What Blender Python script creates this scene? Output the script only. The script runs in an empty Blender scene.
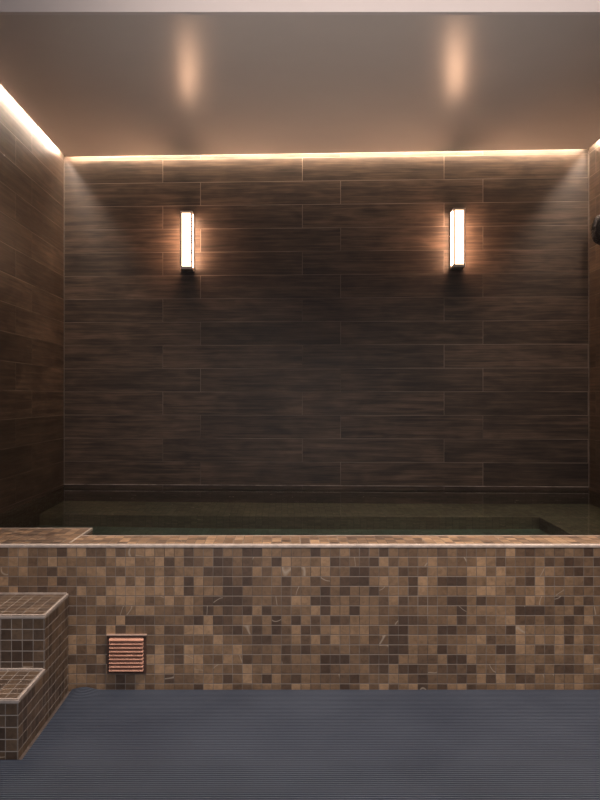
import bpy, bmesh, math
from mathutils import Vector

scene = bpy.context.scene
COL = scene.collection

# ------------------------------------------------------------ measures (m)
CAM_Z = 1.503
XL, XR = -1.889, 2.58            # side walls
YB_L, YB_R = 6.24, 6.05          # back wall at its left and right end
YF = 3.692                       # front face of the pool
YR = 3.935                       # inner edge of the rim
RIM = 0.752
WATER = 0.728
XS = -1.095                      # right side of steps and entry ledge
YS2, YS1 = 3.325, 2.991          # fronts of the two steps
H = 3.573                        # underside of dropped ceiling
TOP = 4.05
ROW0 = 0.756                     # bottom of the first plank row
FLOORP = -0.42                   # pool floor


def yb(x):
    return YB_L + (YB_R - YB_L) * (x - XL) / (XR - XL)


# ------------------------------------------------------------ materials
def new_mat(name):
    m = bpy.data.materials.new(name)
    m.use_nodes = True
    nt = m.node_tree
    for n in list(nt.nodes):
        nt.nodes.remove(n)
    out = nt.nodes.new('ShaderNodeOutputMaterial')
    return m, nt, out


class G:
    """little node graph writer"""
    def __init__(self, nt):
        self.nt = nt

    def node(self, typ, **kw):
        n = self.nt.nodes.new(typ)
        for k, v in kw.items():
            setattr(n, k, v)
        return n

    def put(self, sock, v):
        if v is None:
            return
        if isinstance(v, bpy.types.NodeSocket):
            self.nt.links.new(v, sock)
        elif isinstance(v, (tuple, list)) and sock.type == 'RGBA' and len(v) == 3:
            sock.default_value = (*v, 1)
        else:
            sock.default_value = v

    def math(self, op, a, b=None, c=None, clamp=False):
        n = self.node('ShaderNodeMath', operation=op, use_clamp=clamp)
        self.put(n.inputs[0], a)
        self.put(n.inputs[1], b)
        if c is not None:
            self.put(n.inputs[2], c)
        return n.outputs[0]

    def maprange(self, v, a, b, c=0.0, d=1.0, smooth=False):
        n = self.node('ShaderNodeMapRange')
        if smooth:
            n.interpolation_type = 'SMOOTHSTEP'
        self.put(n.inputs[0], v)
        for i, q in enumerate((a, b, c, d)):
            self.put(n.inputs[1 + i], q)
        return n.outputs[0]

    def mix(self, f, a, b, blend='MIX'):
        n = self.node('ShaderNodeMix', data_type='RGBA', blend_type=blend)
        self.put(n.inputs['Factor'], f)
        self.put(n.inputs[6], a)
        self.put(n.inputs[7], b)
        return n.outputs[2]

    def vec(self, x, y, z=0.0):
        n = self.node('ShaderNodeCombineXYZ')
        self.put(n.inputs[0], x)
        self.put(n.inputs[1], y)
        self.put(n.inputs[2], z)
        return n.outputs[0]

    def noise(self, v, scale, detail=2.0, rough=0.5, dist=0.0, w=None):
        n = self.node('ShaderNodeTexNoise')
        if w is not None:
            n.noise_dimensions = '4D'
            self.put(n.inputs['W'], w)
        self.put(n.inputs['Vector'], v)
        n.inputs['Scale'].default_value = scale
        n.inputs['Detail'].default_value = detail
        n.inputs['Roughness'].default_value = rough
        n.inputs['Distortion'].default_value = dist
        return n.outputs[0]

    def ramp(self, f, stops, constant=False):
        n = self.node('ShaderNodeValToRGB')
        cr = n.color_ramp
        if constant:
            cr.interpolation = 'CONSTANT'
        while len(cr.elements) < len(stops):
            cr.elements.new(0.5)
        for e, (p, c) in zip(cr.elements, stops):
            e.position = p
            e.color = (*c, 1)
        self.put(n.inputs[0], f)
        return n.outputs[0]

    def white(self, v, w=0.0):
        n = self.node('ShaderNodeTexWhiteNoise', noise_dimensions='4D')
        self.put(n.inputs['Vector'], v)
        self.put(n.inputs['W'], w)
        return n.outputs[0]

    def uv(self):
        t = self.node('ShaderNodeUVMap', uv_map='UVMap')
        s = self.node('ShaderNodeSeparateXYZ')
        self.nt.links.new(t.outputs[0], s.inputs[0])
        return t.outputs[0], s.outputs[0], s.outputs[1]

    def bsdf(self, out, color, rough=0.5, spec=0.5, metal=0.0, bump=None, bstr=0.2, bdist=0.002):
        b = self.node('ShaderNodeBsdfPrincipled')
        self.put(b.inputs['Base Color'], color)
        self.put(b.inputs['Roughness'], rough)
        self.put(b.inputs['Metallic'], metal)
        b.inputs['Specular IOR Level'].default_value = spec
        if bump is not None:
            n = self.node('ShaderNodeBump')
            n.inputs['Strength'].default_value = bstr
            n.inputs['Distance'].default_value = bdist
            self.put(n.inputs['Height'], bump)
            self.nt.links.new(n.outputs[0], b.inputs['Normal'])
        self.nt.links.new(b.outputs[0], out.inputs['Surface'])
        return b


def mosaic_material(name, stops, grout_dark, grout_light, seed=0.0, rough=0.42, joint=0.75):
    m, nt, out = new_mat(name)
    g = G(nt)
    uv, u, v = g.uv()
    us, vs = g.math('DIVIDE', u, 0.05), g.math('DIVIDE', v, 0.05)
    iu, iv = g.math('FLOOR', us), g.math('FLOOR', vs)
    fu, fv = g.math('FRACT', us), g.math('FRACT', vs)
    cell = g.vec(iu, iv, seed)
    rnd = g.white(cell, 1.3)
    rnd2 = g.white(cell, 7.7)
    # clusters of darker tiles
    clump = g.math('ADD', g.math('MULTIPLY', g.noise(cell, 0.16, 1.0, 0.5), 0.5), g.math('MULTIPLY', g.noise(cell, 0.055, 1.0, 0.5), 0.5))
    val = g.math('ADD', rnd, g.math('MULTIPLY', g.math('SUBTRACT', clump, 0.5), 1.9), clamp=True)
    col = g.ramp(val, stops)
    # cloudy marble inside each tile
    w = g.math('MULTIPLY', rnd2, 60.0)
    cloud = g.noise(uv, 38.0, 3.0, 0.6, 0.6, w)
    col = g.mix(1.0, col, g.ramp(cloud, [(0.25, (0.70, 0.68, 0.66)), (0.5, (1, 1, 1)), (0.78, (1.28, 1.22, 1.16))]), 'MULTIPLY')
    veins = g.noise(uv, 6.5, 0.0, 0.5, 0.25, w)
    line = g.math('SUBTRACT', 1.0, g.maprange(g.math('ABSOLUTE', g.math('SUBTRACT', veins, 0.5)), 0.0, 0.011))
    pick = g.math('GREATER_THAN', g.white(cell, 3.1), 0.91)
    line = g.math('MULTIPLY', g.math('MULTIPLY', line, pick), 0.75)
    col = g.mix(line, col, (0.50, 0.40, 0.31))
    # joints
    eu = g.math('SUBTRACT', 0.5, g.math('ABSOLUTE', g.math('SUBTRACT', fu, 0.5)))
    ev = g.math('SUBTRACT', 0.5, g.math('ABSOLUTE', g.math('SUBTRACT', fv, 0.5)))
    mu = g.maprange(eu, 0.022, 0.045, 1.0, 0.0)
    mv = g.maprange(ev, 0.030, 0.055, 1.0, 0.0)
    mask = g.math('MAXIMUM', mu, mv)
    vis = g.maprange(g.noise(uv, 3.1, 3.0, 0.6), 0.38, 0.66, 0.0, joint)
    vish = g.math('MAXIMUM', vis, g.math('MULTIPLY', mv, 0.65))  # horizontal joints painted lighter, as if catching light from above
    gc = g.mix(vish, grout_dark, grout_light)
    col = g.mix(mask, col, gc)
    hgt = g.math('ADD', g.math('SUBTRACT', 1.0, mask), g.math('MULTIPLY', cloud, 0.25))
    rr = g.math('ADD', g.math('MULTIPLY', rnd2, 0.22), rough - 0.1)
    rr = g.math('ADD', rr, g.math('MULTIPLY', mask, 0.3))
    g.bsdf(out, col, rr, 0.5, bump=hgt, bstr=0.45, bdist=0.002)
    return m


TILE_STOPS = [(0.0, (0.082, 0.049, 0.033)), (0.15, (0.112, 0.068, 0.044)), (0.26, (0.150, 0.091, 0.056)),
              (0.55, (0.205, 0.125, 0.073)), (0.82, (0.275, 0.170, 0.098)), (1.0, (0.40, 0.250, 0.145))]
M_TILE = mosaic_material('brown_marble_mosaic', TILE_STOPS, (0.085, 0.062, 0.048), (0.36, 0.29, 0.24))
M_TILE_STEP = mosaic_material('brown_marble_mosaic_steps_shaded',  # tile colour darkened to stand in for shade on the step sides
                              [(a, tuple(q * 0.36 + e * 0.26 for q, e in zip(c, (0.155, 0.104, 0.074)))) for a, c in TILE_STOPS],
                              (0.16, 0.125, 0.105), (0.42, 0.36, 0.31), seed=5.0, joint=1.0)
M_TILE_POOL = mosaic_material('olive_pool_mosaic',
                              [(0.0, (0.135, 0.120, 0.080)), (0.5, (0.165, 0.148, 0.098)), (1.0, (0.200, 0.178, 0.118))],
                              (0.09, 0.085, 0.06), (0.15, 0.14, 0.10), seed=9.0)
M_TILE_FLOOR = mosaic_material('green_basin_floor_mosaic',
                               [(0.0, (0.105, 0.155, 0.120)), (0.5, (0.125, 0.180, 0.140)), (1.0, (0.150, 0.210, 0.165))],
                               (0.09, 0.11, 0.09), (0.15, 0.18, 0.14), seed=15.0)
M_TILE_LINING = mosaic_material('dark_brown_lining_mosaic',
                                [(0.0, (0.045, 0.034, 0.026)), (0.5, (0.062, 0.047, 0.036)), (1.0, (0.080, 0.060, 0.046))],
                                (0.04, 0.03, 0.025), (0.09, 0.07, 0.055), seed=12.0)


def wood_material():
    m, nt, out = new_mat('dark_wood_look_plank_tile')
    g = G(nt)
    uv, u, v = g.uv()
    row = g.math('FLOOR', g.math('DIVIDE', v, 0.2))
    fv = g.math('FRACT', g.math('DIVIDE', v, 0.2))
    par = g.math('FLOORED_MODULO', row, 2.0)
    att = g.node('ShaderNodeAttribute', attribute_type='OBJECT', attribute_name='joint_shift')
    shift = att.outputs['Fac']
    uu = g.math('DIVIDE', g.math('SUBTRACT', u, g.math('MULTIPLY', par, shift)), 1.2)
    iu, fu = g.math('FLOOR', uu), g.math('FRACT', uu)
    cell = g.vec(iu, row, shift)
    rnd = g.white(cell, 2.0)
    rnd2 = g.white(cell, 9.0)
    w = g.math('MULTIPLY', rnd2, 50.0)
    # grain runs along the plank
    gv = g.vec(g.math('MULTIPLY', u, 0.85), g.math('MULTIPLY', v, 23.0), 0.0)
    grain = g.noise(gv, 1.7, 6.0, 0.60, 0.8, w)
    fine = g.noise(g.vec(g.math('MULTIPLY', u, 4.0), g.math('MULTIPLY', v, 110.0)), 1.5, 3.0, 0.6, 0.3, w)
    blot = g.noise(g.vec(g.math('MULTIPLY', u, 2.2), g.math('MULTIPLY', v, 6.0)), 1.4, 2.0, 0.5, 0.8, w)
    kn = g.node('ShaderNodeTexVoronoi', feature='F1')
    kn.inputs['Scale'].default_value = 1.0
    nt.links.new(g.vec(g.math('MULTIPLY', u, 1.7), g.math('MULTIPLY', v, 5.2)), kn.inputs['Vector'])
    knot = g.maprange(kn.outputs['Distance'], 0.0, 0.16, 1.0, 0.0, smooth=True)
    t = g.math('ADD', g.math('MULTIPLY', grain, 0.62), g.math('MULTIPLY', blot, 0.38))
    t = g.math('ADD', t, g.math('MULTIPLY', g.math('SUBTRACT', fine, 0.5), 0.34))
    col = g.ramp(t, [(0.34, (0.020, 0.0135, 0.0105)), (0.47, (0.056, 0.037, 0.027)),
                     (0.57, (0.094, 0.062, 0.045)), (0.70, (0.160, 0.107, 0.077))])
    tone = g.maprange(rnd, 0.0, 1.0, 0.55, 0.98)
    tn = g.node('ShaderNodeVectorMath', operation='SCALE')
    nt.links.new(col, tn.inputs[0])
    nt.links.new(tone, tn.inputs['Scale'])
    col = tn.outputs[0]
    col = g.mix(g.math('MULTIPLY', knot, 0.7), col, (0.022, 0.014, 0.011))
    ev = g.math('MULTIPLY', g.math('SUBTRACT', 0.5, g.math('ABSOLUTE', g.math('SUBTRACT', fv, 0.5))), 0.2)
    eu = g.math('MULTIPLY', g.math('SUBTRACT', 0.5, g.math('ABSOLUTE', g.math('SUBTRACT', fu, 0.5))), 1.2)
    mask = g.maprange(g.math('MINIMUM', ev, eu), 0.0012, 0.0030, 1.0, 0.0)
    vis = g.maprange(g.noise(uv, 1.3, 3.0, 0.6), 0.36, 0.62, 0.05, 0.75)
    gc = g.mix(vis, (0.050, 0.036, 0.028), (0.27, 0.215, 0.175))
    col = g.mix(mask, col, gc)
    hgt = g.math('ADD', g.math('MULTIPLY', g.math('SUBTRACT', 1.0, mask), 1.0), g.math('MULTIPLY', grain, 0.6))
    rough = g.maprange(fine, 0.3, 0.7, 0.40, 0.56)
    g.bsdf(out, col, rough, 0.45, bump=hgt, bstr=0.35, bdist=0.0016)
    return m


M_WOOD = wood_material()


def plain(name, color, rough=0.5, spec=0.5, metal=0.0, nscale=0, namp=0.0, bump=0.0):
    m, nt, out = new_mat(name)
    g = G(nt)
    if nscale:
        tc = g.node('ShaderNodeTexCoord')
        n = g.noise(tc.outputs['Object'], nscale, 4.0, 0.6)
        lo = tuple(c * (1 - namp) for c in color)
        hi = tuple(min(1, c * (1 + namp)) for c in color)
        c = g.ramp(n, [(0.3, lo), (0.7, hi)])
        g.bsdf(out, c, rough, spec, metal, bump=n if bump else None, bstr=bump, bdist=0.002)
    else:
        g.bsdf(out, color, rough, spec, metal)
    return m


def emitter(name, color, strength):
    m, nt, out = new_mat(name)
    g = G(nt)
    e = g.node('ShaderNodeEmission')
    g.put(e.inputs['Color'], color)
    e.inputs['Strength'].default_value = strength
    nt.links.new(e.outputs[0], out.inputs['Surface'])
    return m


M_CEIL = plain('satin_taupe_ceiling_paint', (0.84, 0.765, 0.71), 0.25, 0.6, nscale=1.2, namp=0.03)
M_FASCIA = plain('matt_pale_plaster', (0.80, 0.73, 0.71), 0.8, 0.2, nscale=2.0, namp=0.02)
M_TRIM = plain('pale_stone_edge', (0.47, 0.385, 0.335), 0.38, 0.5, nscale=30, namp=0.22, bump=0.1)
M_SEAL = plain('grey_joint_sealant', (0.12, 0.095, 0.08), 0.5, 0.5, nscale=25, namp=0.35)
M_BEAD = plain('pale_grey_bead', (0.24, 0.20, 0.18), 0.5, 0.4, nscale=8, namp=0.6)
M_FLOOR = plain('brown_stone_floor', (0.12, 0.09, 0.075), 0.5, 0.4, nscale=12, namp=0.35, bump=0.1)
M_COPPER = plain('brushed_copper', (0.56, 0.29, 0.205), 0.58, 0.4, 0.65, nscale=60, namp=0.16)
M_COPPER_DARK = plain('dark_copper_recess', (0.11, 0.060, 0.045), 0.6, 0.3, 0.3, nscale=30, namp=0.2)
M_LIP = plain('pale_copper_lip', (0.50, 0.34, 0.27), 0.5, 0.5, 0.3, nscale=60, namp=0.1)
M_BRONZE = plain('satin_bronze', (0.66, 0.56, 0.50), 0.42, 0.5, 0.6, nscale=50, namp=0.06)
M_BLACK = plain('dark_metal', (0.030, 0.026, 0.027), 0.30, 0.6, 0.7, nscale=40, namp=0.2)
M_GLASS_LAMP = emitter('glowing_opal_glass', (1.0, 0.58, 0.36), 38.0)
M_GLASS_FRONT = emitter('opal_glass_front', (1.0, 0.56, 0.34), 13.0)
M_LED_SIDE = emitter('cool_white_led', (1.0, 0.79, 0.62), 310.0)
M_LED_BACK = emitter('warm_white_led', (1.0, 0.76, 0.54), 170.0)


def mat_material():
    m, nt, out = new_mat('slate_grey_rubber')
    g = G(nt)
    tc = g.node('ShaderNodeTexCoord')
    o = tc.outputs['Object']
    n = g.noise(o, 2.2, 4.0, 0.6)
    f = g.noise(o, 40.0, 3.0, 0.6)
    col = g.ramp(n, [(0.3, (0.046, 0.055, 0.080)), (0.7, (0.066, 0.077, 0.106))])
    col = g.mix(g.math('MULTIPLY', f, 0.25), col, (0.085, 0.09, 0.105))
    g.bsdf(out, col, g.maprange(n, 0.3, 0.7, 0.44, 0.58), 0.5)
    return m


M_MAT = mat_material()


def water_material():
    m, nt, out = new_mat('pool_water')
    g = G(nt)
    tc = g.node('ShaderNodeTexCoord')
    n = g.noise(tc.outputs['Object'], 2.6, 2.0, 0.5, 0.3)
    b = g.node('ShaderNodeBsdfPrincipled')
    b.inputs['Base Color'].default_value = (0.84, 0.91, 0.83, 1)
    b.inputs['Roughness'].default_value = 0.0
    b.inputs['IOR'].default_value = 1.333
    b.inputs['Transmission Weight'].default_value = 1.0
    bp = g.node('ShaderNodeBump')
    bp.inputs['Strength'].default_value = 0.02
    bp.inputs['Distance'].default_value = 0.01
    nt.links.new(n, bp.inputs['Height'])
    nt.links.new(bp.outputs[0], b.inputs['Normal'])
    nt.links.new(b.outputs[0], out.inputs['Surface'])
    return m


M_WATER = water_material()


# ------------------------------------------------------------ mesh helpers
class MB:
    def __init__(self):
        self.bm = bmesh.new()

    def prism(self, pts, z0, z1):
        """vertical prism over a counter-clockwise outline"""
        lo = [self.bm.verts.new((x, y, z0)) for x, y in pts]
        hi = [self.bm.verts.new((x, y, z1)) for x, y in pts]
        n = len(pts)
        self.bm.faces.new(hi)
        self.bm.faces.new(list(reversed(lo)))
        for i in range(n):
            j = (i + 1) % n
            self.bm.faces.new((lo[i], lo[j], hi[j], hi[i]))
        return self

    def box(self, x0, x1, y0, y1, z0, z1):
        return self.prism([(x0, y0), (x1, y0), (x1, y1), (x0, y1)], z0, z1)

    def extrude_yz(self, prof, x0, x1):
        """profile of (y, z) points swept along x"""
        a = [self.bm.verts.new((x0, y, z)) for y, z in prof]
        b = [self.bm.verts.new((x1, y, z)) for y, z in prof]
        n = len(prof)
        for i in range(n):
            j = (i + 1) % n
            self.bm.faces.new((a[i], a[j], b[j], b[i]))
        self.bm.faces.new(list(reversed(a)))
        self.bm.faces.new(b)
        return self

    def lathe_x(self, prof, cx, cy, cz, seg=48, flute=0.0):
        """profile of (offset along -x, radius) points turned round the x axis"""
        rings = []
        for d, r in prof:
            if r < 1e-6:
                rings.append([self.bm.verts.new((cx - d, cy, cz))])
            else:
                ks = [r * (1 - flute * (i % 4 < 2)) for i in range(seg)]
                rings.append([self.bm.verts.new((cx - d, cy + ks[i] * math.cos(2 * math.pi * i / seg),
                                                 cz + ks[i] * math.sin(2 * math.pi * i / seg))) for i in range(seg)])
        for a, b in zip(rings, rings[1:]):
            for i in range(seg):
                j = (i + 1) % seg
                if len(a) == 1:
                    self.bm.faces.new((a[0], b[i], b[j]))
                elif len(b) == 1:
                    self.bm.faces.new((a[i], a[j], b[0]))
                else:
                    self.bm.faces.new((a[i], a[j], b[j], b[i]))
        return self

    def build(self, name, mat, parent=None, bevel=0.0, uvmode='box', loc=None, smooth=False):
        bm = self.bm
        bmesh.ops.recalc_face_normals(bm, faces=bm.faces)
        if bevel:
            bmesh.ops.bevel(bm, geom=[e for e in bm.edges], offset=bevel, segments=2, affect='EDGES', profile=0.5)
            bmesh.ops.recalc_face_normals(bm, faces=bm.faces)
        uvl = bm.loops.layers.uv.new('UVMap')
        for f in bm.faces:
            n = f.normal
            ax = max(range(3), key=lambda i: abs(n[i]))
            for l in f.loops:
                x, y, z = l.vert.co
                if uvmode == 'box':
                    if ax == 0:
                        uv = (y - YF + 50.0, z + 0.012)
                    elif ax == 1:
                        uv = (x + 0.003, z + 0.012)
                    else:
                        uv = (x + 0.003, y - YF + 0.014 + 50.0)
                else:
                    uv = uvmode(x, y, z)
                l[uvl].uv = uv
            f.smooth = smooth
        if loc:
            bmesh.ops.translate(bm, verts=bm.verts, vec=-Vector(loc))
        me = bpy.data.meshes.new(name)
        bm.to_mesh(me)
        bm.free()
        me.materials.append(mat)
        o = bpy.data.objects.new(name, me)
        COL.objects.link(o)
        if parent:
            o.parent = parent
            if loc:
                o.location = Vector(loc) - parent.location
            else:
                o.location = -parent.location
        elif loc:
            o.location = loc
        return o


def thing(name, label, cat, loc, group=None):
    o = bpy.data.objects.new(name, None)
    o.empty_display_size = 0.1
    COL.objects.link(o)
    o.location = loc
    o['label'] = label
    o['category'] = cat
    if group:
        o['group'] = group
    return o


def struct(name, mb, mat, **kw):
    o = mb.build(name, mat, **kw)
    o['kind'] = 'structure'
    return o


# ------------------------------------------------------------ room shell
YN = -2.2
T = 0.12
w = struct('wall_back', MB().prism([(XL - T, yb(XL)), (XR + T, yb(XR)), (XR + T, yb(XR) + T), (XL - T, yb(XL) + T)], FLOORP - 0.1, TOP),
           M_WOOD, uvmode=lambda x, y, z: (x + 0.7 + 24.0, z - ROW0 + 4.0))
w['joint_shift'] = 0.874                      # even rows at -0.70, odd rows at -1.026
w = struct('wall_left', MB().box(XL - T, XL, YN, yb(XL) + T, FLOORP - 0.1, TOP),
           M_WOOD, uvmode=lambda x, y, z: (24.0 + YB_L - y - 1.13, z - ROW0 + 4.0))
w['joint_shift'] = 0.87
w = struct('wall_right', MB().box(XR, XR + T, YN, yb(XR) + T, FLOORP - 0.1, TOP),
           M_WOOD, uvmode=lambda x, y, z: (24.0 + YB_R - y - 0.55, z - ROW0 + 4.0))
w['joint_shift'] = 0.78
w = struct('wall_front', MB().box(XL - T, XR + T, YN - T, YN, 0.0, TOP), M_FASCIA)
struct('floor', MB().box(XL, XR, YN, YF + 0.05, -0.12, 0.0), M_FLOOR)

# dropped ceiling over the pool, with a narrow light gap left along three walls
GL, GB, GR = 0.036, 0.06, 0.040
YC = 3.861
struct('ceiling', MB().prism([(XL + GL, YC + 0.03), (XR - GR, YC + 0.03), (XR - GR, yb(XR) - GB), (XL + GL, yb(XL) - GB)], H, H + 0.05),
       M_CEIL)
struct('trim_1', MB().box(XL, XR, YC, YC + 0.03, H, TOP), M_FASCIA)      # fascia of the dropped ceiling
struct('ceiling', MB().box(XL - T, XR + T, YN - T, yb(XL) + T, TOP, TOP + 0.1), M_FASCIA)
struct('ceiling', MB().prism([(XL, YC), (XR, YC), (XR, yb(XR)), (XL, yb(XL))], H + 0.12, H + 0.16), M_FASCIA)

# sealant lines where the planks meet in the corners and sit on the pool edge
struct('trim_2', MB().box(XL, XL + 0.006, yb(XL) - 0.007, yb(XL), RIM, H), M_SEAL)
struct('trim_3', MB().box(XR - 0.006, XR, yb(XR) - 0.007, yb(XR), RIM, H), M_SEAL)
struct('trim_4', MB().prism([(XL, yb(XL) - 0.008), (XR, yb(XR) - 0.008), (XR, yb(XR)), (XL, yb(XL))], ROW0 - 0.003, ROW0 + 0.003), M_BEAD)

# ------------------------------------------------------------ pool
pool = thing('plunge_pool', 'raised plunge pool with a brown mosaic front wall and pale rim line', 'pool', ((XL + XR) / 2, YF, 0))
MB().box(XL, XR, YF, YR, FLOORP, RIM - 0.014).build('front_wall', M_TILE, pool)
MB().box(XL, XR, YF + 0.006, YR, RIM - 0.014, RIM).build('rim', M_TILE, pool, uvmode=lambda x, y, z: (x + 0.003, y - YF - 0.02 + 50.0))
R_ = 0.006
e = MB()
e.extrude_yz([(YF - 0.002, RIM - 0.015), (YF - 0.002, RIM - R_), (YF - 0.002 + R_ * 0.3, RIM - R_ * 0.3),
              (YF + R_, RIM + 0.001), (YF + 0.013, RIM + 0.001), (YF + 0.013, RIM - 0.013)], XL, XR)
o = e.build('rim_edge', M_TRIM, pool)
o['label'] = 'pale edge line along the rim'
e = MB()
e.extrude_yz([(YR - 0.010, RIM - 0.013), (YR - 0.010, RIM + 0.0008), (YR + 0.001, RIM + 0.0008), (YR + 0.001, RIM - 0.013)], XS, XR)
e.build('inner_edge', M_TRIM, pool)
YLG = 4.16
MB().box(XL, XS, YR, YLG, FLOORP, RIM).build('entry_ledge', M_TILE, pool)
e = MB()
e.box(XS - 0.010, XS + 0.001, YR - 0.2, YLG + 0.001, RIM - 0.012, RIM + 0.001)
e.box(XL, XS - 0.010, YLG - 0.010, YLG + 0.001, RIM - 0.012, RIM + 0.001)
e.build('ledge_edge', M_TRIM, pool)
BY = 5.55
BX = 1.95
BT = -0.012
bench = MB().prism([(XL, BY + 0.03), (BX, BY - 0.10), (BX, YR), (XR, YR), (XR, yb(XR) - 0.02), (XL, yb(XL) - 0.02)], FLOORP, BT)
bench.build('bench', M_TILE_POOL, pool)
MB().prism([(XL, YR), (XR, YR), (XR, yb(XR)), (XL, yb(XL))], FLOORP - 0.05, FLOORP).build('basin_floor', M_TILE_FLOOR, pool)
e = MB()
e.prism([(XL, yb(XL) - 0.012), (XR, yb(XR) - 0.012), (XR, yb(XR)), (XL, yb(XL))], FLOORP, WATER - 0.004)
e.box(XL, XL + 0.010, YLG, yb(XL) - 0.012, FLOORP, WATER - 0.004)
e.box(XR - 0.010, XR, YR, yb(XR) - 0.012, FLOORP, WATER - 0.004)
e.build('basin_lining', M_TILE_LINING, pool)

# water surface
bm = bmesh.new()
pts = [(XS, YR), (XR, YR), (XR, yb(XR) - 0.011), (XL, yb(XL) - 0.011), (XL, YLG), (XS, YLG)]
bm.faces.new([bm.verts.new((x, y, 0)) for x, y in pts])
bmesh.ops.recalc_face_normals(bm, faces=bm.faces)
for f in bm.faces:
    if f.normal.z < 0:
        f.normal_flip()
me = bpy.data.meshes.new('pool_water')
bm.to_mesh(me)
bm.free()
me.materials.append(M_WATER)
o = bpy.data.objects.new('pool_water', me)
o.location = (0, 0, WATER)
COL.objects.link(o)
o['kind'] = 'stuff'
o['label'] = 'still dark greenish water filling the raised mosaic pool'
o['category'] = 'water'

# ------------------------------------------------------------ steps
steps = thing('pool_steps', 'two brown mosaic steps with pale edges against the pool front', 'steps', ((XL + XS) / 2, YF, 0))


def tiled_block(name, x0, x1, y0, y1, z0, z1, ztop, parent):
    """block whose mosaic starts a pale edge width below the tread and beside its front"""
    mb = MB().box(x0, x1, y0, y1, z0, z1)
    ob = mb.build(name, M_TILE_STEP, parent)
    me = ob.data
    uvl = me.uv_layers['UVMap'].data
    for p in me.polygons:
        n = p.normal
        for li in p.loop_indices:
            co = me.vertices[me.loops[li].vertex_index].co
            if abs(n.z) > 0.5:
                uvl[li].uv = (co.x - x1 + 0.012 + 50.0, co.y - y0 - 0.012 + 50.0)
            elif abs(n.x) > 0.5:
                uvl[li].uv = (co.y - y0 - 0.002 + 50.0, co.z - ztop + 0.015 + 50.0)
            else:
                uvl[li].uv = (co.x - x1 + 0.004 + 50.0, co.z - ztop + 0.015 + 50.0)
    return ob


def edge(parent, x0, x1, y0, y1, z):
    mb = MB()
    # front lip, side lip and upright corner line
    mb.extrude_yz([(y0 - 0.0015, z - 0.013), (y0 - 0.0015, z - 0.004), (y0 + 0.002, z - 0.0005), (y0 + 0.005, z + 0.001),
                   (y0 + 0.011, z + 0.001), (y0 + 0.011, z - 0.012)], x0, x1 + 0.0015)
    mb.box(x1 - 0.008, x1 + 0.0015, y0 + 0.011, y1, z - 0.010, z + 0.001)
    # bead of grout at the back of the tread
    mb.box(x0, x1 - 0.008, y1 - 0.014, y1, z - 0.002, z + 0.006)
    o = mb.build('step_edge', M_TRIM, parent)
    return o


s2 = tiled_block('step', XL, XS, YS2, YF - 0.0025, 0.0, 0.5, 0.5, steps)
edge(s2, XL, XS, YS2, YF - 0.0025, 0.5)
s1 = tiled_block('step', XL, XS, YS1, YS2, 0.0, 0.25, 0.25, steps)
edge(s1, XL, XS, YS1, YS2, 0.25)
for s_ in (s1, s2):
    for c in s_.children:
        c.location = (0, 0, 0)

# ------------------------------------------------------------ copper grille
vx, vz, vs = -0.795, 0.193, 0.100
vent = thing('vent_grille', 'small square copper louvred grille set low in the mosaic pool front', 'vent', (vx, YF, vz))
mb = MB()
mb.box(vx - vs, vx - vs + 0.010, YF - 0.010, YF, vz - vs, vz + vs)
mb.box(vx + vs - 0.010, vx + vs, YF - 0.010, YF, vz - vs, vz + vs)
mb.box(vx - vs + 0.010, vx + vs - 0.010, YF - 0.008, YF, vz - vs, vz - vs + 0.006)
mb.box(vx - vs + 0.010, vx + vs - 0.010, YF - 0.003, YF - 0.001, vz - vs + 0.006, vz + vs - 0.008)
mb.build('frame', M_COPPER_DARK, vent)
MB().box(vx - vs - 0.003, vx + vs + 0.003, YF - 0.016, YF, vz + vs - 0.006, vz + vs + 0.001).build('top_lip', M_LIP, vent, bevel=0.0015)
N = 9
for i in range(N):
    zc = vz + vs - 0.024 - i * (2 * vs - 0.026) / N
    prof = [(YF - 0.004, zc + 0.0095), (YF - 0.007, zc + 0.010), (YF - 0.022, zc - 0.002), (YF - 0.023, zc - 0.0055),
            (YF - 0.0205, zc - 0.0065), (YF - 0.004, zc + 0.004)]
    MB().extrude_yz(prof, vx - vs + 0.013, vx + vs - 0.013).build('slat', M_COPPER, vent)
for sx in (-1, 1):
    xx = vx + sx * (vs - 0.0125)
    MB().box(xx - 0.0025, xx + 0.0025, YF - 0.012, YF - 0.003, vz - vs + 0.006, vz + vs - 0.012).build('side_bar', M_COPPER_DARK, vent)

# ------------------------------------------------------------ wall lights
SW, SD, SZ0, SZ1 = 0.100, 0.130, 2.590, 3.078


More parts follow.
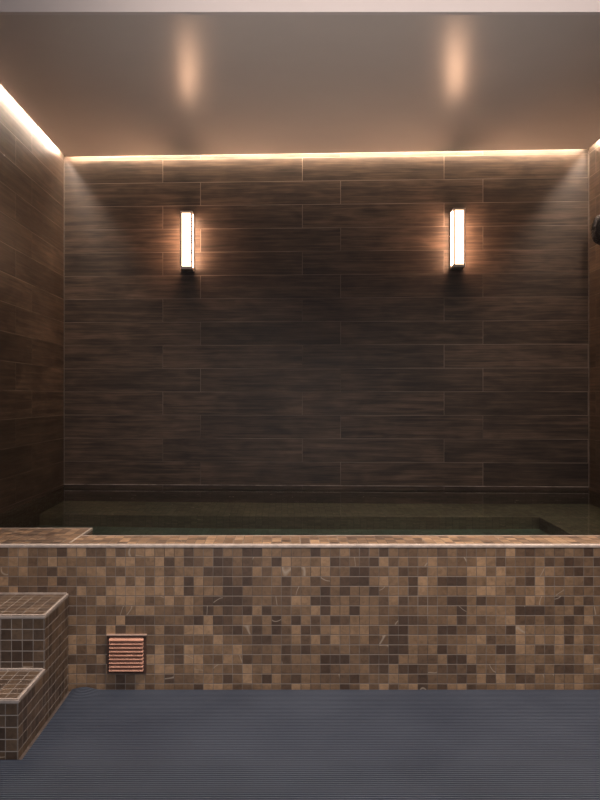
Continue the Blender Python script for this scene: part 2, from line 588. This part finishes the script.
def sconce(cx, label):
    y1 = yb(cx) - 0.004 - 0.002
    y0 = y1 - SD + 0.004
    t = thing('wall_sconce', label, 'wall light', (cx, y1, (SZ0 + SZ1) / 2), 'upright glowing wall lights on the back wall')
    xa, xb = cx - SW / 2, cx + SW / 2
    f = 0.014
    MB().box(xa + 0.004, xb - 0.004, y1 - 0.012, y1 + 0.012, SZ0 + 0.01, SZ1 - 0.01).build('back_plate', M_BRONZE, t)
    MB().box(xa, xb, y0, y1 - 0.002, SZ1 - 0.018, SZ1).build('top_cap', M_BRONZE, t, bevel=0.001)
    MB().box(xa, xb, y0, y1 - 0.002, SZ0, SZ0 + 0.024).build('bottom_cap', M_BRONZE, t, bevel=0.001)
    for px in (xa, xb - f):
        for py in (y0, y1 - 0.014 - f):
            MB().box(px, px + f, py, py + f, SZ0 + 0.024, SZ1 - 0.018).build('corner_post', M_BRONZE, t)
    g = 0.003
    MB().box(xa + f, xb - f, y0 + g, y0 + g + 0.003, SZ0 + 0.024, SZ1 - 0.018).build('glass_pane', M_GLASS_FRONT, t)
    for px in (xa + g, xb - g - 0.003):
        MB().box(px, px + 0.003, y0 + f, y1 - 0.014 - f, SZ0 + 0.024, SZ1 - 0.018).build('glass_pane', M_GLASS_LAMP, t)
    return t


sconce(-0.806, 'upright box wall light with glowing glass, the left one on the dark plank wall')
sconce(1.470, 'upright box wall light with glowing glass, the right one on the dark plank wall')


# ------------------------------------------------------------ light strips in the ceiling gap
def strip(label, p0, p1, width, zc, mat):
    a, b = Vector(p0), Vector(p1)
    d = (b - a).normalized()
    n = Vector((-d.y, d.x)) * width / 2
    t = thing('led_strip', label, 'light strip', ((a.x + b.x) / 2, (a.y + b.y) / 2, zc))
    pts = [tuple(a - n), tuple(b - n), tuple(b + n), tuple(a + n)]
    MB().prism(pts, zc + 0.0035, H + 0.1195).build('backing', M_FASCIA, t)
    MB().prism(pts, zc, zc + 0.003).build('diffuser', mat, t)
    return t


GZ = H + 0.026
strip('bright white light strip glowing along the top of the left wall',
      (XL + 0.020, YC + 0.05), (XL + 0.020, yb(XL) - 0.12), 0.012, GZ, M_LED_SIDE)
strip('bright white light strip glowing along the top of the right wall',
      (XR - 0.022, yb(XR) - 0.14), (XR - 0.022, YC + 0.05), 0.012, GZ, M_LED_SIDE)
strip('thin warm light strip glowing along the top of the back wall',
      (XL + 0.045, yb(XL) - 0.03), (XR - 0.045, yb(XR) - 0.03), 0.018, H + 0.043, M_LED_BACK)

# ------------------------------------------------------------ dark fitting on the right wall
fy, fz = 5.805, 2.862
fx = thing('wall_fixture', 'round dark ribbed metal fixture high on the right wall, cut by the picture edge', 'fixture', (XR, fy, fz))
MB().lathe_x([(0.0, 0.122), (0.014, 0.126), (0.026, 0.118), (0.028, 0.0)], XR, fy, fz).build('base_plate', M_BLACK, fx, smooth=False)
prof = [(0.027, 0.112)]
for k in range(7):
    r = 0.110 - k * 0.014
    prof += [(0.032 + 0.003 * k, r), (0.042 + 0.003 * k, r - 0.004), (0.034 + 0.003 * k, r - 0.011)]
prof += [(0.058, 0.0)]
MB().lathe_x(prof, XR, fy, fz, 96, 0.09).build('ribbed_cover', M_BLACK, fx)

# ------------------------------------------------------------ ribbed mat
P = 0.0150
X0, X1 = XL + 0.02, XR - 0.01
xs = [X0, -1.5, XS + 0.022] + [XS + 0.022 + 0.014 * i for i in range(1, 16)] + [-0.6, 0.2, 1.0, 1.8, X1]
ys = []
y = 1.0
nr = int((YF - 0.012 - y) / P)
bm = bmesh.new()
rows = []
for i in range(nr):
    yy = YF - 0.012 - (nr - i) * P
    rows += [(yy, 0.004), (yy + 0.0056, 0.004), (yy + 0.0068, 0.0125), (yy + 0.0138, 0.0125)]


def hump(x, y):
    a = math.exp(-((x - (XS + 0.085)) / 0.050) ** 2)
    b = math.exp(-((y - YF) / 0.10) ** 2)
    return 0.015 * a * b


grid = [[bm.verts.new((x, yy, z + hump(x, yy))) for x in xs] for yy, z in rows]
YCUT = YS1 - 0.02
for i in range(len(rows) - 1):
    for j in range(len(xs) - 1):
        if j < 2 and rows[i + 1][0] > YCUT:
            continue
        bm.faces.new((grid[i][j], grid[i][j + 1], grid[i + 1][j + 1], grid[i + 1][j]))
loose = [v for v in bm.verts if not v.link_faces]
bmesh.ops.delete(bm, geom=loose, context='VERTS')
be = [e for e in bm.edges if e.is_boundary]
r = bmesh.ops.extrude_edge_only(bm, edges=be)
for v in r['geom']:
    if isinstance(v, bmesh.types.BMVert):
        v.co.z = 0.0006
bmesh.ops.recalc_face_normals(bm, faces=bm.faces)
me = bpy.data.meshes.new('ribbed_mat')
bm.to_mesh(me)
bm.free()
me.materials.append(M_MAT)
o = bpy.data.objects.new('ribbed_mat', me)
COL.objects.link(o)
o['label'] = 'slate grey ribbed rubber mat covering the floor in front of the pool'
o['category'] = 'mat'


# ------------------------------------------------------------ room lighting (recessed downlights in the front ceiling, plus added fill lights)
def spot(x, y, z, tx, ty, tz, watts, col, size, blend, radius):
    L = bpy.data.lights.new('downlight_or_fill', 'SPOT')
    L.energy = watts
    L.color = col
    L.spot_size = math.radians(size)
    L.spot_blend = blend
    L.shadow_soft_size = radius
    ob = bpy.data.objects.new('downlight_or_fill', L)
    COL.objects.link(ob)
    ob.location = (x, y, z)
    ob.rotation_euler = (Vector((tx, ty, tz)) - Vector((x, y, z))).to_track_quat('-Z', 'Y').to_euler()
    return ob


for lx, wt in ((-1.42, 120), (0.60, 600), (1.9, 150)):
    spot(lx, 2.75, TOP - 0.04, lx, 3.45, 0.0, wt, (1.0, 0.86, 0.74), 54 if lx < 0 else 76, 1.0, 0.06)
for lx in (-1.0, 1.4):
    spot(lx, 0.4, TOP - 0.04, lx, 1.2, 0.0, 160, (0.80, 0.88, 1.0), 120, 1.0, 0.15)

# two added fill spots that brighten the foot of the back wall
for lx in (-0.7, 1.5):
    spot(lx, 2.55, TOP - 0.04, lx * 0.9, 6.1, 0.75, 125, (1.0, 0.82, 0.66), 46, 1.0, 0.08)

# added fill spot near the floor, only there to brighten the dropped ceiling
spot(0.35, 0.9, 0.12, 0.35, 4.2, H, 190, (1.0, 0.93, 0.89), 48, 1.0, 0.25).name = 'ceiling_fill_spot'

# unseen fill strip added to brighten the fascia and pool edge
A = bpy.data.lights.new('edge_fill_light', 'AREA')
A.shape = 'RECTANGLE'
A.size, A.size_y = 3.2, 0.06
A.energy = 21
A.color = (1.0, 0.86, 0.78)
ao = bpy.data.objects.new('edge_fill_light', A)
COL.objects.link(ao)
ao.location = (0.80, 3.25, TOP - 0.03)

# soft fill added behind the viewer, with no opening modelled there
A = bpy.data.lights.new('rear_fill_light', 'AREA')
A.shape = 'RECTANGLE'
A.size, A.size_y = 3.0, 2.2
A.energy = 44
A.color = (0.95, 0.92, 0.95)
ao = bpy.data.objects.new('rear_fill_light', A)
COL.objects.link(ao)
ao.location = (-0.3, YN + 0.03, 1.25)
ao.rotation_euler = (math.radians(90), 0, 0)

world = bpy.data.worlds.new('World')
scene.world = world
world.use_nodes = True
bg = world.node_tree.nodes.get('Background')
bg.inputs[0].default_value = (0.5, 0.5, 0.55, 1)
bg.inputs[1].default_value = 0.0

# ------------------------------------------------------------ camera
cam = bpy.data.cameras.new('camera')
cam.sensor_width = 36.0
cam.lens = 36.0 * 720.0 / 800.0
cam.shift_x = 18.0 / 800.0
cam.shift_y = -2.0 / 800.0
cam.clip_start = 0.05
co = bpy.data.objects.new('camera', cam)
COL.objects.link(co)
co.location = (0, 0, CAM_Z)
co.rotation_euler = (math.radians(90), 0, 0)
scene.camera = co

scene.view_settings.view_transform = 'Standard'
scene.view_settings.look = 'None'
scene.view_settings.gamma = 1.0
scene.view_settings.exposure = 0.0
scene.view_settings.use_curve_mapping = False
scene.cycles.use_denoising = True
scene.cycles.max_bounces = 10
scene.cycles.diffuse_bounces = 5
scene.cycles.transmission_bounces = 8
scene.cycles.sample_clamp_indirect = 6.0
